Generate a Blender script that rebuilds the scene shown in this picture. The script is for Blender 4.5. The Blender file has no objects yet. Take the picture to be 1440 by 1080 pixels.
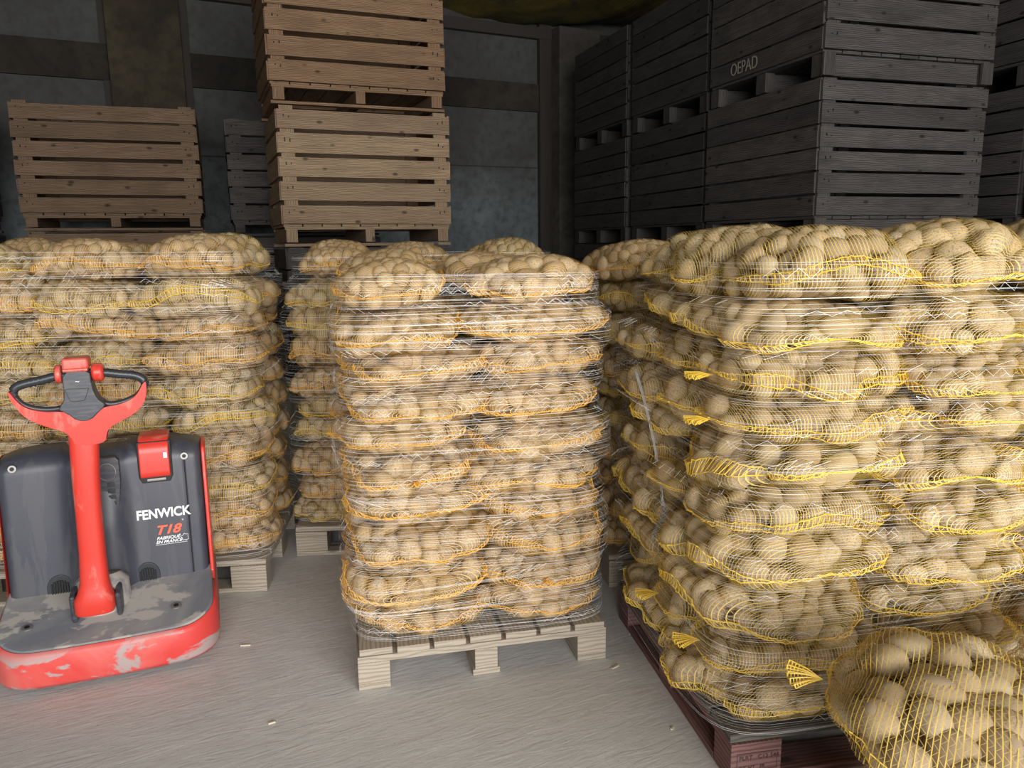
import bpy, bmesh, math, random
import numpy as np
from mathutils import Vector, Matrix
from mathutils.bvhtree import BVHTree
R = math.radians
PI = math.pi
sc = bpy.context.scene
COL = sc.collection
rng = random.Random(7)
NR = np.random.RandomState(11)

# ------------------------------------------------------------------ materials
def new_mat(name):
    m = bpy.data.materials.new(name); m.use_nodes = True
    nt = m.node_tree; nt.nodes.clear()
    out = nt.nodes.new('ShaderNodeOutputMaterial')
    b = nt.nodes.new('ShaderNodeBsdfPrincipled')
    nt.links.new(b.outputs[0], out.inputs[0])
    return m, nt, b

def N(nt, t, **kw):
    n = nt.nodes.new('ShaderNode' + t)
    for k, v in kw.items():
        if k in n.inputs.keys() if hasattr(n.inputs, 'keys') else False:
            n.inputs[k].default_value = v
        else:
            setattr(n, k, v)
    return n

def ramp(nt, fac, stops):
    r = nt.nodes.new('ShaderNodeValToRGB')
    cr = r.color_ramp
    while len(cr.elements) < len(stops): cr.elements.new(0.5)
    for e, (p, c) in zip(cr.elements, stops):
        e.position = p; e.color = (c[0], c[1], c[2], 1)
    nt.links.new(fac, r.inputs[0])
    return r.outputs[0]

def mixc(nt, fac, a, b, mode='MIX'):
    m = nt.nodes.new('ShaderNodeMix'); m.data_type = 'RGBA'; m.blend_type = mode
    if isinstance(fac, (int, float)): m.inputs[0].default_value = fac
    else: nt.links.new(fac, m.inputs[0])
    for s, v in ((6, a), (7, b)):
        if isinstance(v, tuple): m.inputs[s].default_value = (*v[:3], 1)
        else: nt.links.new(v, m.inputs[s])
    return m.outputs[2]

def noise(nt, vec, scale, detail=4, rough=.55, dist=0.0):
    n = nt.nodes.new('ShaderNodeTexNoise')
    n.inputs['Scale'].default_value = scale; n.inputs['Detail'].default_value = detail
    n.inputs['Roughness'].default_value = rough; n.inputs['Distortion'].default_value = dist
    if vec is not None: nt.links.new(vec, n.inputs['Vector'])
    return n.outputs[0]

def mapping(nt, vec, sc_=(1, 1, 1), rot=(0, 0, 0)):
    m = nt.nodes.new('ShaderNodeMapping')
    m.inputs['Scale'].default_value = sc_; m.inputs['Rotation'].default_value = rot
    nt.links.new(vec, m.inputs[0]); return m.outputs[0]

def texco(nt, k='Object'):
    return nt.nodes.new('ShaderNodeTexCoord').outputs[k]

def bump(nt, b, h, strength=.3, dist=.01):
    n = nt.nodes.new('ShaderNodeBump'); n.inputs['Strength'].default_value = strength
    n.inputs['Distance'].default_value = dist
    nt.links.new(h, n.inputs['Height']); nt.links.new(n.outputs[0], b.inputs['Normal'])

def math_(nt, op, a, b=None, clamp=False):
    m = nt.nodes.new('ShaderNodeMath'); m.operation = op; m.use_clamp = clamp
    for i, v in enumerate((a, b)):
        if v is None: continue
        if isinstance(v, (int, float)): m.inputs[i].default_value = v
        else: nt.links.new(v, m.inputs[i])
    return m.outputs[0]

def island(nt):
    return nt.nodes.new('ShaderNodeNewGeometry').outputs['Random Per Island']

def simple(name, col, rough=.5, metal=0, spec=.5):
    m, nt, b = new_mat(name)
    b.inputs['Base Color'].default_value = (*col, 1); b.inputs['Roughness'].default_value = rough
    b.inputs['Metallic'].default_value = metal
    b.inputs['Specular IOR Level'].default_value = spec
    return m

def wood_mat(name, light, dark, grain=(.35, .28, .22), stain=.5, seed=0, strong=.7):
    """weathered board: grain along u, colour drift per board, knots, dirt"""
    m, nt, b = new_mat(name)
    uv = texco(nt, 'UV')
    base = ramp(nt, island(nt), [(0, dark), (.5, tuple((l + d) / 2 for l, d in zip(light, dark))), (1, light)])
    g1 = noise(nt, mapping(nt, uv, (2.2, 30, 1)), 1.0, 5, .6, 1.2)
    g2 = noise(nt, mapping(nt, uv, (5, 190, 1)), 1.0, 3, .7)
    wv = nt.nodes.new('ShaderNodeTexWave'); wv.wave_type = 'BANDS'; wv.bands_direction = 'Y'
    wv.inputs['Scale'].default_value = 9; wv.inputs['Distortion'].default_value = 9
    wv.inputs['Detail'].default_value = 2; wv.inputs['Detail Scale'].default_value = .5
    nt.links.new(mapping(nt, uv, (1.1, 2.6, 1)), wv.inputs['Vector'])
    gr = math_(nt, 'MULTIPLY', wv.outputs['Fac'], g2)
    c = mixc(nt, math_(nt, 'MULTIPLY', ramp(nt, g1, [(.35, (0, 0, 0)), (.7, (1, 1, 1))]), .75 * strong), base, grain, 'MIX')
    c = mixc(nt, math_(nt, 'MULTIPLY', ramp(nt, gr, [(.2, (0, 0, 0)), (.42, (1, 1, 1))]), .9 * strong), c, tuple(.45 * x for x in grain), 'MIX')
    st = noise(nt, mapping(nt, uv, (2.2, 5, 1)), 1.0, 3, .6)
    c = mixc(nt, math_(nt, 'MULTIPLY', ramp(nt, st, [(.45, (0, 0, 0)), (.75, (1, 1, 1))]), stain), c, tuple(.35 * x for x in dark), 'MIX')
    vo = nt.nodes.new('ShaderNodeTexVoronoi'); vo.inputs['Scale'].default_value = 1
    nt.links.new(mapping(nt, uv, (4.2, 8, 1)), vo.inputs['Vector'])
    c = mixc(nt, ramp(nt, vo.outputs['Distance'], [(.07, (.8, .8, .8)), (.15, (0, 0, 0))]), c, tuple(.3 * x for x in grain))
    nt.links.new(c, b.inputs['Base Color'])
    b.inputs['Roughness'].default_value = .85; b.inputs['Specular IOR Level'].default_value = .2
    bump(nt, b, g2, .35, .004)
    return m

M = {}
M['honey'] = wood_mat('honey crate wood', (.52, .37, .23), (.36, .25, .165), (.22, .15, .10), .35)
M['orange'] = wood_mat('orange crate wood', (.40, .255, .15), (.29, .18, .11), (.17, .10, .06), .35)
M['brown'] = wood_mat('brown crate wood', (.29, .195, .125), (.20, .135, .09), (.12, .08, .055), .45)
M['dark'] = wood_mat('dark crate wood', (.155, .140, .132), (.085, .078, .075), (.048, .042, .04), .6)
M['darker'] = wood_mat('darker crate wood', (.11, .098, .095), (.065, .06, .06), (.035, .032, .032), .5)
M['pallet'] = wood_mat('pallet wood', (.56, .49, .40), (.44, .38, .30), (.34, .28, .22), .25, 0, .45)
M['red_pallet'] = wood_mat('red pallet wood', (.30, .15, .135), (.235, .115, .105), (.18, .12, .11), .3)
M['grey_pallet'] = wood_mat('grey pallet wood', (.22, .20, .18), (.16, .15, .13), (.1, .09, .08), .3)

def potato_mat():
    m, nt, b = new_mat('potato skin')
    oi = nt.nodes.new('ShaderNodeObjectInfo')
    rnd = math_(nt, 'FRACT', math_(nt, 'ADD', island(nt), oi.outputs['Random']))
    base = ramp(nt, rnd, [(0, (.40, .27, .15)), (.35, (.52, .375, .215)), (.7, (.61, .46, .285)), (1, (.67, .54, .36))])
    v = texco(nt)
    n1 = noise(nt, v, 38, 4, .6)
    n2 = noise(nt, v, 260, 3, .6)
    c = mixc(nt, ramp(nt, n1, [(.40, (.0, .0, .0)), (.66, (.7, .7, .7))]), base, (.40, .34, .27))
    c = mixc(nt, ramp(nt, n2, [(.52, (0, 0, 0)), (.66, (.9, .9, .9))]), c, (.24, .165, .10))
    nt.links.new(c, b.inputs['Base Color'])
    b.inputs['Roughness'].default_value = .62; b.inputs['Specular IOR Level'].default_value = .35
    bump(nt, b, n2, .4, .004)
    return m
M['potato'] = potato_mat()
M['net_yellow'] = simple('yellow net', (.80, .56, .13), .45)
M['net_orange'] = simple('orange yellow net', (.86, .52, .13), .45)
M['seam_yellow'] = simple('yellow seam', (.92, .62, .08), .4)
M['seam_orange'] = simple('orange seam', (.95, .52, .08), .4)
M['wrap'] = simple('clear wrap strand', (.80, .79, .78), .22, 0, .8)
M['wrap_white'] = simple('bright wrap strand', (.93, .93, .93), .2, 0, .9)  # clear strands coloured near white, glints put into the colour

def wall_mat(name, a, b_, s=1.2, dirt=(.06, .05, .04), amt=.6, zshade=False, bs=.3):
    m, nt, b = new_mat(name)
    v = texco(nt)
    n1 = noise(nt, v, s, 6, .62, .4)
    n2 = noise(nt, v, s * 9, 5, .6)
    c = ramp(nt, n1, [(.40, a), (.58, b_)])
    c = mixc(nt, math_(nt, 'MULTIPLY', ramp(nt, n2, [(.45, (0, 0, 0)), (.75, (1, 1, 1))]), amt), c, dirt)
    if zshade:  # weaker daylight high on the wall, painted in as a darker colour
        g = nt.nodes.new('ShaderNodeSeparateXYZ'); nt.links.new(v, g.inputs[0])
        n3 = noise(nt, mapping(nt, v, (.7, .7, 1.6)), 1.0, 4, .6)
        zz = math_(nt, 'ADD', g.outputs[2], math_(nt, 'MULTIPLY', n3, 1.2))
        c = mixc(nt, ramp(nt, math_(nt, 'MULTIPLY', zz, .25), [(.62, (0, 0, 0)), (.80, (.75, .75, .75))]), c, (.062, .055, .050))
    nt.links.new(c, b.inputs['Base Color'])
    b.inputs['Roughness'].default_value = .92; b.inputs['Specular IOR Level'].default_value = .15
    bump(nt, b, n2, bs, .02)
    return m
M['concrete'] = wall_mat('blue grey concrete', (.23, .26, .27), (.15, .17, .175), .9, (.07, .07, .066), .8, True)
M['beam'] = wall_mat('dark beam concrete', (.060, .052, .042), (.036, .031, .027), .8, (.02, .02, .02), .7)
M['pillar_brown'] = wall_mat('brown stained pillar', (.085, .070, .045), (.045, .037, .028), .9, (.03, .025, .02), .7)
M['pillar_grey'] = wall_mat('grey stained pillar', (.14, .13, .115), (.09, .08, .07), .8, (.05, .045, .04), .6)
M['groove_shadow'] = simple('dark timber and shadow line', (.05, .042, .036), .9)

def ceiling_mat():
    m, nt, b = new_mat('stained foil ceiling')
    v = texco(nt)
    n1 = noise(nt, v, .8, 5, .6, .8)
    c = ramp(nt, n1, [(.36, (.02, .016, .010)), (.50, (.10, .08, .02)), (.66, (.20, .16, .03))])
    nt.links.new(c, b.inputs['Base Color']); b.inputs['Roughness'].default_value = .5
    bump(nt, b, noise(nt, mapping(nt, v, (6, 1.5, 1)), 1.5, 6, .7, 1.5), .8, .08)
    return m
M['ceiling'] = ceiling_mat()

def floor_mat():
    m, nt, b = new_mat('dusty concrete floor')
    v = texco(nt)
    n1 = noise(nt, v, .8, 6, .6, .3)
    n2 = noise(nt, v, 11, 7, .68)
    n3 = noise(nt, mapping(nt, v, (1, 4.5, 1), (0, 0, R(28))), 1.6, 3, .5, 2.2)
    n4 = noise(nt, mapping(nt, v, (1, 5, 1), (0, 0, R(-8))), 9, 4, .55, 1.0)
    c = ramp(nt, n1, [(.3, (.545, .53, .52)), (.7, (.66, .645, .632))])
    c = mixc(nt, ramp(nt, n2, [(.45, (0, 0, 0)), (.8, (.45, .45, .45))]), c, (.45, .435, .42))
    c = mixc(nt, ramp(nt, n3, [(.555, (0, 0, 0)), (.575, (.22, .22, .22)), (.595, (0, 0, 0))]), c, (.78, .76, .73))
    c = mixc(nt, ramp(nt, noise(nt, v, 120, 2, .5), [(.68, (0, 0, 0)), (.74, (.6, .6, .6))]), c, (.26, .24, .22))
    nt.links.new(c, b.inputs['Base Color'])
    b.inputs['Roughness'].default_value = .9; b.inputs['Specular IOR Level'].default_value = .2
    h = math_(nt, 'ADD', math_(nt, 'MULTIPLY', n2, .45), math_(nt, 'MULTIPLY', n4, .7))
    bump(nt, b, h, .25, .010)
    return m
M['floor'] = floor_mat()

def worn_mat(name, base, scratch, dust, rough=.4, amt=.5, sc_=6, zdust=None, strk=(1, 1, 9)):
    m, nt, b = new_mat(name)
    v = texco(nt)
    n1 = noise(nt, mapping(nt, v, strk), sc_, 6, .65, .4)
    n2 = noise(nt, v, sc_ * .5, 5, .6, .5)
    c = mixc(nt, math_(nt, 'MULTIPLY', ramp(nt, n2, [(.40, (0, 0, 0)), (.68, (1, 1, 1))]), amt), base, dust)
    f = ramp(nt, n1, [(.51, (0, 0, 0)), (.55, (1, 1, 1))])
    if zdust is not None:
        g = nt.nodes.new('ShaderNodeSeparateXYZ'); nt.links.new(v, g.inputs[0])
        lo = ramp(nt, g.outputs[2], [(zdust[0], (1, 1, 1)), (zdust[1], (0, 0, 0))])
        f = math_(nt, 'MULTIPLY', f, lo)
    c = mixc(nt, f, c, scratch)
    nt.links.new(c, b.inputs['Base Color']); b.inputs['Roughness'].default_value = rough
    return m
M['red'] = worn_mat('glossy red paint', (.68, .046, .030), (.66, .13, .10), (.60, .06, .04), .34, .3, 8, None, (1, 1, .4))
M['red_skirt'] = worn_mat('scraped red paint', (.66, .055, .048), (.42, .33, .32), (.70, .22, .19), .5, .9, 4.2, (.12, .165), (1, 1, 2.2))
M['cover'] = worn_mat('dark grey plastic', (.046, .049, .068), (.066, .068, .082), (.068, .069, .085), .42, .55, 5, None, (3, 3, .5))
M['deck'] = worn_mat('dusty dark deck', (.17, .175, .20), (.42, .39, .365), (.42, .395, .37), .75, 1.0, 4, None, (1.2, 2, 1))
M['grip'] = simple('black grip', (.035, .038, .045), .33)
M['head'] = worn_mat('dark head plastic', (.048, .052, .065), (.08, .08, .09), (.06, .06, .07), .4, .4, 12)
M['black'] = simple('black recess', (.012, .012, .013), .6)
M['metal'] = simple('dull metal', (.30, .29, .27), .45, .6)
M['white'] = simple('white print', (.86, .87, .88), .5)
M['redprint'] = simple('red print', (.90, .13, .06), .5)
M['film_white'] = simple('twisted film', (.55, .54, .52), .3, 0, .7)
M['stampink'] = simple('dark stamp ink', (.07, .03, .03), .8)
M['scratch'] = simple('pale scratched writing', (.32, .29, .25), .8)
M['chip'] = simple('pale wood chip', (.62, .55, .44), .8)

# ------------------------------------------------------------------ mesh helpers
def link(name, data, mats=(), parent=None, **props):
    o = bpy.data.objects.new(name, data)
    COL.objects.link(o)
    if data is not None:
        for m in (mats if isinstance(mats, (list, tuple)) else [mats]):
            if m is not None and hasattr(data, 'materials') and m.name not in [x.name for x in data.materials if x]:
                data.materials.append(m)
    if parent is not None: o.parent = parent
    for k, v in props.items(): o[k] = v
    return o

def thing(name, label, cat, loc=(0, 0, 0), rz=0, group=None):
    o = bpy.data.objects.new(name, None); COL.objects.link(o)
    o.location = loc; o.rotation_euler = (0, 0, rz); o.empty_display_size = .1
    o['label'] = label; o['category'] = cat
    if group: o['group'] = group
    return o

class MB:
    def __init__(s): s.v = []; s.f = []; s.uv = []
    def box(s, c, d, rot=None, uvr=None):
        """axis box; UV u runs along its longest side"""
        hx, hy, hz = d[0] / 2, d[1] / 2, d[2] / 2
        b = len(s.v)
        P = [Vector((x, y, z)) for x in (-hx, hx) for y in (-hy, hy) for z in (-hz, hz)]
        ax = sorted(range(3), key=lambda i: -d[i])
        ou, ov = rng.random() * 40, rng.random() * 40
        F = [(0, 1, 3, 2), (4, 6, 7, 5), (0, 4, 5, 1), (2, 3, 7, 6), (0, 2, 6, 4), (1, 5, 7, 3)]
        nax = [0, 0, 1, 1, 2, 2]
        for f, na in zip(F, nax):
            uax = ax[0] if ax[0] != na else ax[1]
            vax = [i for i in range(3) if i not in (na, uax)][0]
            s.f.append([b + i for i in f])
            s.uv.append([(P[i][uax] + ou + (3 if na == ax[0] else 0), P[i][vax] + ov) for i in f])
        for p in P:
            q = rot @ p if rot is not None else p
            s.v.append(q + Vector(c))
    def tube(s, pts, r, seg=8, cap=True):
        rr = r if isinstance(r, (list, tuple)) else [r] * len(pts)
        pts = [Vector(p) for p in pts]; b = len(s.v); up = Vector((0, 0, 1))
        for i, p in enumerate(pts):
            t = (pts[min(i + 1, len(pts) - 1)] - pts[max(i - 1, 0)]).normalized()
            u = up if abs(t.dot(up)) < .95 else Vector((0, 1, 0))
            x = t.cross(u).normalized(); y = x.cross(t)
            for k in range(seg):
                a = 2 * PI * k / seg
                q = rr[i]
                qa, qb = q if isinstance(q, tuple) else (q, q)
                s.v.append(p + x * math.cos(a) * qa + y * math.sin(a) * qb)
        for i in range(len(pts) - 1):
            for k in range(seg):
                a, c = b + i * seg + k, b + i * seg + (k + 1) % seg
                s.f.append([a, c, c + seg, a + seg]); s.uv.append([(0, 0)] * 4)
        if cap:
            s.f.append([b + k for k in range(seg)][::-1]); s.uv.append([(0, 0)] * seg)
            e = b + (len(pts) - 1) * seg
            s.f.append([e + k for k in range(seg)]); s.uv.append([(0, 0)] * seg)
    def prism(s, poly, lo, hi, axis=1, shrink=None):
        """polygon in the plane across `axis`, extruded lo..hi"""
        b = len(s.v); n = len(poly)
        def mk(p, h):
            return {0: (h, p[0], p[1]), 1: (p[0], h, p[1]), 2: (p[0], p[1], h)}[axis]
        for h in (lo, hi):
            for p in poly: s.v.append(Vector(mk(p, h)))
        s.f.append(list(range(b, b + n))); s.uv.append([(0, 0)] * n)
        s.f.append(list(range(b + 2 * n - 1, b + n - 1, -1))); s.uv.append([(0, 0)] * n)
        for i in range(n):
            j = (i + 1) % n
            s.f.append([b + j, b + i, b + n + i, b + n + j]); s.uv.append([(0, 0)] * 4)
    def grid(s, P, closed_u=False):
        b = len(s.v); nu, nv = len(P), len(P[0])
        for r in P:
            for p in r: s.v.append(Vector(p))
        for i in range(nu - (0 if closed_u else 1)):
            for j in range(nv - 1):
                a = b + i * nv + j; c = b + ((i + 1) % nu) * nv + j
                s.f.append([a, c, c + 1, a + 1]); s.uv.append([(0, 0)] * 4)
    def mesh(s, name, smooth=False):
        me = bpy.data.meshes.new(name)
        me.from_pydata([tuple(v) for v in s.v], [], s.f)
        uvl = me.uv_layers.new(name='UVMap')
        flat = [c for f in s.uv for uv in f for c in uv]
        uvl.data.foreach_set('uv', flat)
        bm = bmesh.new(); bm.from_mesh(me); bmesh.ops.recalc_face_normals(bm, faces=bm.faces); bm.to_mesh(me); bm.free()
        if smooth: me.polygons.foreach_set('use_smooth', [True] * len(me.polygons))
        me.update(); return me
    def build(s, name, mat, parent=None, smooth=False, bevel=0, bseg=2, **props):
        o = link(name, s.mesh(name, smooth), mat, parent, **props)
        if bevel:
            md = o.modifiers.new('bevel', 'BEVEL'); md.width = bevel; md.segments = bseg; md.limit_method = 'ANGLE'
            md.angle_limit = R(35)
            o.data.polygons.foreach_set('use_smooth', [True] * len(o.data.polygons))
            w = o.modifiers.new('wn', 'WEIGHTED_NORMAL'); w.keep_sharp = False
        return o

# ------------------------------------------------------------------ camera
cam = bpy.data.cameras.new('camera'); co = bpy.data.objects.new('camera', cam); COL.objects.link(co)
cam.sensor_width = 36; cam.lens = 27; cam.clip_start = .05; cam.clip_end = 100
H = 1.38; p = R(10.3); r = R(.7)
F = Vector((0, math.cos(p), -math.sin(p))); U0 = Vector((0, math.sin(p), math.cos(p))); X0 = Vector((1, 0, 0))
X = X0 * math.cos(r) - U0 * math.sin(r); U = U0 * math.cos(r) + X0 * math.sin(r)
co.matrix_world = Matrix(((X.x, U.x, -F.x, 0), (X.y, U.y, -F.y, 0), (X.z, U.z, -F.z, H), (0, 0, 0, 1)))
sc.camera = co

# ------------------------------------------------------------------ room
WO = Vector((.85, 12.5, 0)); WU = Vector((.898, .439, 0)).normalized(); WN = Vector((-WU.y, WU.x, 0))
WA = math.atan2(WU.y, WU.x)
def room(u, n, z=0): return WO + WU * u + WN * n + Vector((0, 0, z))
UL, UR, NF, CZ = -10.5, 5.2, -16.2, 4.66
def room_box(name, u0, u1, n0, n1, z0, z1, mat, kind='structure', bevel=0):
    mb = MB(); mb.box(((u0 + u1) / 2, (n0 + n1) / 2, (z0 + z1) / 2), (u1 - u0, n1 - n0, z1 - z0))
    o = mb.build(name, M[mat] if isinstance(mat, str) else mat, bevel=bevel, kind=kind)
    o.location = WO; o.rotation_euler = (0, 0, WA); return o
mb = MB(); mb.box(((UL + UR) / 2, NF / 2 - 3, -.05), (UR - UL + 8, -NF + 8, .1))
o = mb.build('floor', M['floor'], kind='structure'); o.location = WO; o.rotation_euler = (0, 0, WA)
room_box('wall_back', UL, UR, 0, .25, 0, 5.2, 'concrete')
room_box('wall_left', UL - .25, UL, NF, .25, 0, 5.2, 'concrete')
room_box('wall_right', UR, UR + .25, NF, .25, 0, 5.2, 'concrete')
# crumpled foil lined ceiling
mb = MB(); nu, nv = 110, 110; P = []
for i in range(nu + 1):
    row = []
    for j in range(nv + 1):
        u = UL + (UR - UL) * i / nu; n = NF + (-NF) * j / nv
        z = CZ + .05 * math.sin(u * 2.1 + math.sin(n * 1.3)) + .05 * math.sin(n * 2.7 + u) + .02 * math.sin(u * 9 + n * 4) + .012 * rng.random()
        row.append((u, n, z))
    P.append(row)
mb.grid(P)
o = mb.build('ceiling', M['ceiling'], smooth=True, kind='structure'); o.location = WO; o.rotation_euler = (0, 0, WA)
room_box('roof_slab', UL, UR, NF, .25, 5.0, 5.2, 'beam')
# dark concrete band, header beam, pillars, timber strips, shadow line as a dark strip
room_box('trim_1', UL, -6.27, -.05, 0, 3.37, 3.78, 'beam')
room_box('trim_2', -5.43, -.46, -.05, 0, 3.36, 3.76, 'beam')
room_box('trim_3', UL, UR, -.10, 0, 4.40, 4.56, 'groove_shadow')
room_box('pillar_1', -6.27, -5.45, -.16, 0, 0, 4.75, 'pillar_brown', bevel=.01)
room_box('trim_4', -5.45, -5.36, -.07, 0, 0, 4.75, 'groove_shadow')  # shadow line at the pillar's right edge, built as a dark strip
room_box('trim_5', -.46, -.26, -.09, 0, 0, 4.75, 'groove_shadow')
room_box('trim_6', -6.34, -6.27, -.04, 0, 0, 4.75, 'groove_shadow')
mb = MB(); mb.prism([(-.26, 0), (.10, 0), (.11, 3.85), (.27, 4.2), (.45, 4.3), (.45, 4.55), (-.26, 4.55)], -.34, 0, 1)
o = mb.build('pillar_2', M['pillar_grey'], kind='structure', bevel=.012); o.location = WO; o.rotation_euler = (0, 0, WA)
# cast panel joints on the wall
room_box('trim_7', -5.36, -.46, -.012, 0, 2.53, 2.545, 'groove_shadow')
# door wall behind the camera with a tall open gateway
DU0, DU1, DH = -10.3, -2.2, 3.9
room_box('wall_front_1', UL, DU0, NF - .25, NF, 0, 5.2, 'concrete')
room_box('wall_front_2', DU1, UR, NF - .25, NF, 0, 5.2, 'concrete')
room_box('wall_front_3', DU0, DU1, NF - .25, NF, DH, 5.2, 'concrete')

def text(name, body, size, mat, parent, loc, rot, extrude=.0004, offset=0, shear=0, sx=1, space=1, label=None, mtx=None):
    fc = bpy.data.curves.new(name, 'FONT'); fc.body = body; fc.size = size; fc.extrude = extrude; fc.offset = offset; fc.shear = shear
    fc.space_character = space
    tmp = bpy.data.objects.new('tmp', fc); COL.objects.link(tmp); bpy.context.view_layer.update()
    me = bpy.data.meshes.new_from_object(tmp.evaluated_get(bpy.context.evaluated_depsgraph_get())); bpy.data.objects.remove(tmp)
    me.materials.clear(); me.name = name
    o_ = link(name, me, mat, parent)
    if mtx is not None: o_.matrix_basis = mtx
    else: o_.location = loc; o_.rotation_euler = rot
    o_.scale = (sx, 1, 1)
    if label: o_['label'] = label
    return o_
# ------------------------------------------------------------------ crates
crate_mesh_cache = {}
def crate(name, label, loc, rz, w, d, h, ns, mat, group, gap=.022, base=.17, seed=0, front_mat=None, side_n=None, baseaxis='y', side_gap=None):
    rg = random.Random(seed)
    t = thing(name, label, 'crate', loc, rz, group)
    m = M[mat]; fm = M[front_mat] if front_mat else m
    bh = (h - base) / ns
    th = .022
    def panel(n, pos, length, axis, off, mt):
        mb = MB(); sh = (h - base) / n; gap_ = side_gap if (side_gap and axis == 'y') else gap
        for i in range(n):
            hh = sh - gap_ * (.7 + .6 * rg.random())
            z = base + sh * i + hh / 2 + .003
            tilt = (rg.random() - .5) * .008
            L = length + (rg.random() - .5) * .015
            yo = (rg.random() - .5) * .006
            if axis == 'x':
                mb.box((pos[0], pos[1] + yo, z), (L, th, hh), Matrix.Rotation(tilt, 3, 'Y'))
            else:
                mb.box((pos[0] + yo, pos[1], z), (th, L, hh), Matrix.Rotation(tilt, 3, 'X'))
        mb.build('slat_wall', mt, t)
    panel(ns, (w / 2, th / 2), w, 'x', 0, fm)
    panel(ns, (w / 2, d - th / 2), w, 'x', 0, m)
    panel(side_n or ns, (th / 2 - .012, d / 2), d - 2 * th, 'y', 0, m)
    panel(side_n or ns, (w - th / 2 + .012, d / 2), d - 2 * th, 'y', 0, m)
    for sx in (0, 1):
        for sy in (0, 1):
            mb = MB()
            mb.box((.085 if sx == 0 else w - .085, .04 if sy == 0 else d - .04, h / 2 + base / 2), (.12, .035, h - base - .01))
            mb.build('corner_post', m, t)
    mb = MB(); k = 9
    for i in range(k):
        mb.box((w * (i + .5) / k, d / 2, base - .012), (w / k - .012, d - .06, .022))
    mb.build('floor_boards', m, t)
    if baseaxis == 'y':
        for i, x in enumerate((.075, w / 2, w - .075)):
            mb = MB()
            mb.box((x, d / 2, base / 2 + .0), (.085 if i == 1 else .10, d - .04, base - .075))
            mb.build('bearer', m, t)
        for yy in (.045, d - .045):
            mb = MB(); mb.box((w / 2, yy, base - .036), (w - .03, .06, .026)); mb.build('cross_rail', m, t)
        for yy in (.05, d - .05):
            mb = MB(); mb.box((w / 2, yy, .013), (w - .01, .085, .024)); mb.build('bottom_rail', fm, t)
    else:
        for i, y in enumerate((.085, d / 2, d - .085)):
            mb = MB(); mb.box((w / 2, y, base / 2 - .01), (w - .02, .05, base - .035)); mb.build('bearer', m, t)
            for x in (.05, w - .05):
                mb = MB(); mb.box((x, y, base / 2 - .012), (.09, .13, base - .03)); mb.build('foot_block', fm, t)
        for x in (.05, w - .05):
            mb = MB(); mb.box((x, .012, base / 2 - .01), (.11, .022, base - .02)); mb.build('corner_plate', fm, t)
    # nail heads
    mb = MB(); sh = (h - base) / ns
    for i in range(ns):
        for x in (.06, .105, w - .06, w - .105):
            mb.tube([(x, .002, base + sh * (i + .45 + .2 * rg.random())), (x, -.0035, base + sh * (i + .45 + .2 * rg.random()))], .005, 6)
    mb.build('nail_heads', M['black'], t, kind='stuff')
    return t

def dirv(a): return Vector((math.cos(a), math.sin(a), 0))
# central tower, three high
A = R(22)
g = 'crates of the tall middle tower'
crate('slatted_crate', 'grey weathered slatted crate at the bottom of the tall middle tower, behind the sacks', (-2.03, 7.1, 0), A, 1.56, 1.15, 1.38, 6, 'dark', g, seed=1)
crate('slatted_crate', 'pale honey slatted potato crate in the middle of the tall tower', (-2.05, 7.09, 1.385), A, 1.585, 1.15, 1.24, 5, 'honey', g, gap=.036, base=.20, seed=2)
crate('slatted_crate', 'orange brown slatted crate with cracked board at the top of the tall tower', (-2.09, 7.08, 2.63), A, 1.60, 1.15, 1.24, 5, 'orange', g, gap=.040, base=.19, seed=3)
# left stack
A = R(20); g = 'crates of the left stack'
crate('slatted_crate', 'brown slatted crate at the bottom of the left stack, mostly behind sacks', (-4.66, 7.57, 0), A, 1.6, 1.15, 1.56, 7, 'brown', g, seed=4)
crate('slatted_crate', 'brown slatted crate with six boards on top of the left stack', (-4.70, 7.57, 1.565), A, 1.62, 1.15, 1.22, 6, 'brown', g, gap=.03, base=.17, seed=5)
g = 'dark crates at the far left edge'
FLa = Vector((-4.93, 6.95, 0)) - dirv(A) * 1.6
crate('slatted_crate', 'dark slatted crate low at the left picture edge, under another', tuple(FLa), A, 1.6, 1.7, 1.56, 7, 'darker', g, seed=6)
crate('slatted_crate', 'dark slatted crate high at the left picture edge, on top of its stack', tuple(FLa + Vector((0, 0, 1.565))), A, 1.6, 1.7, 1.24, 6, 'darker', g, seed=7)
g = 'dark crates between left stack and tower'
crate('slatted_crate', 'dark weathered crate low in the gap between the left stack and the tower', (-3.02, 8.55, 0), A, 1.6, 1.1, 1.5, 7, 'dark', g, seed=8)
crate('slatted_crate', 'dark weathered crate higher in the gap between the left stack and the tower', (-3.02, 8.55, 1.505), A, 1.6, 1.1, 1.24, 6, 'dark', g, seed=9)
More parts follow.
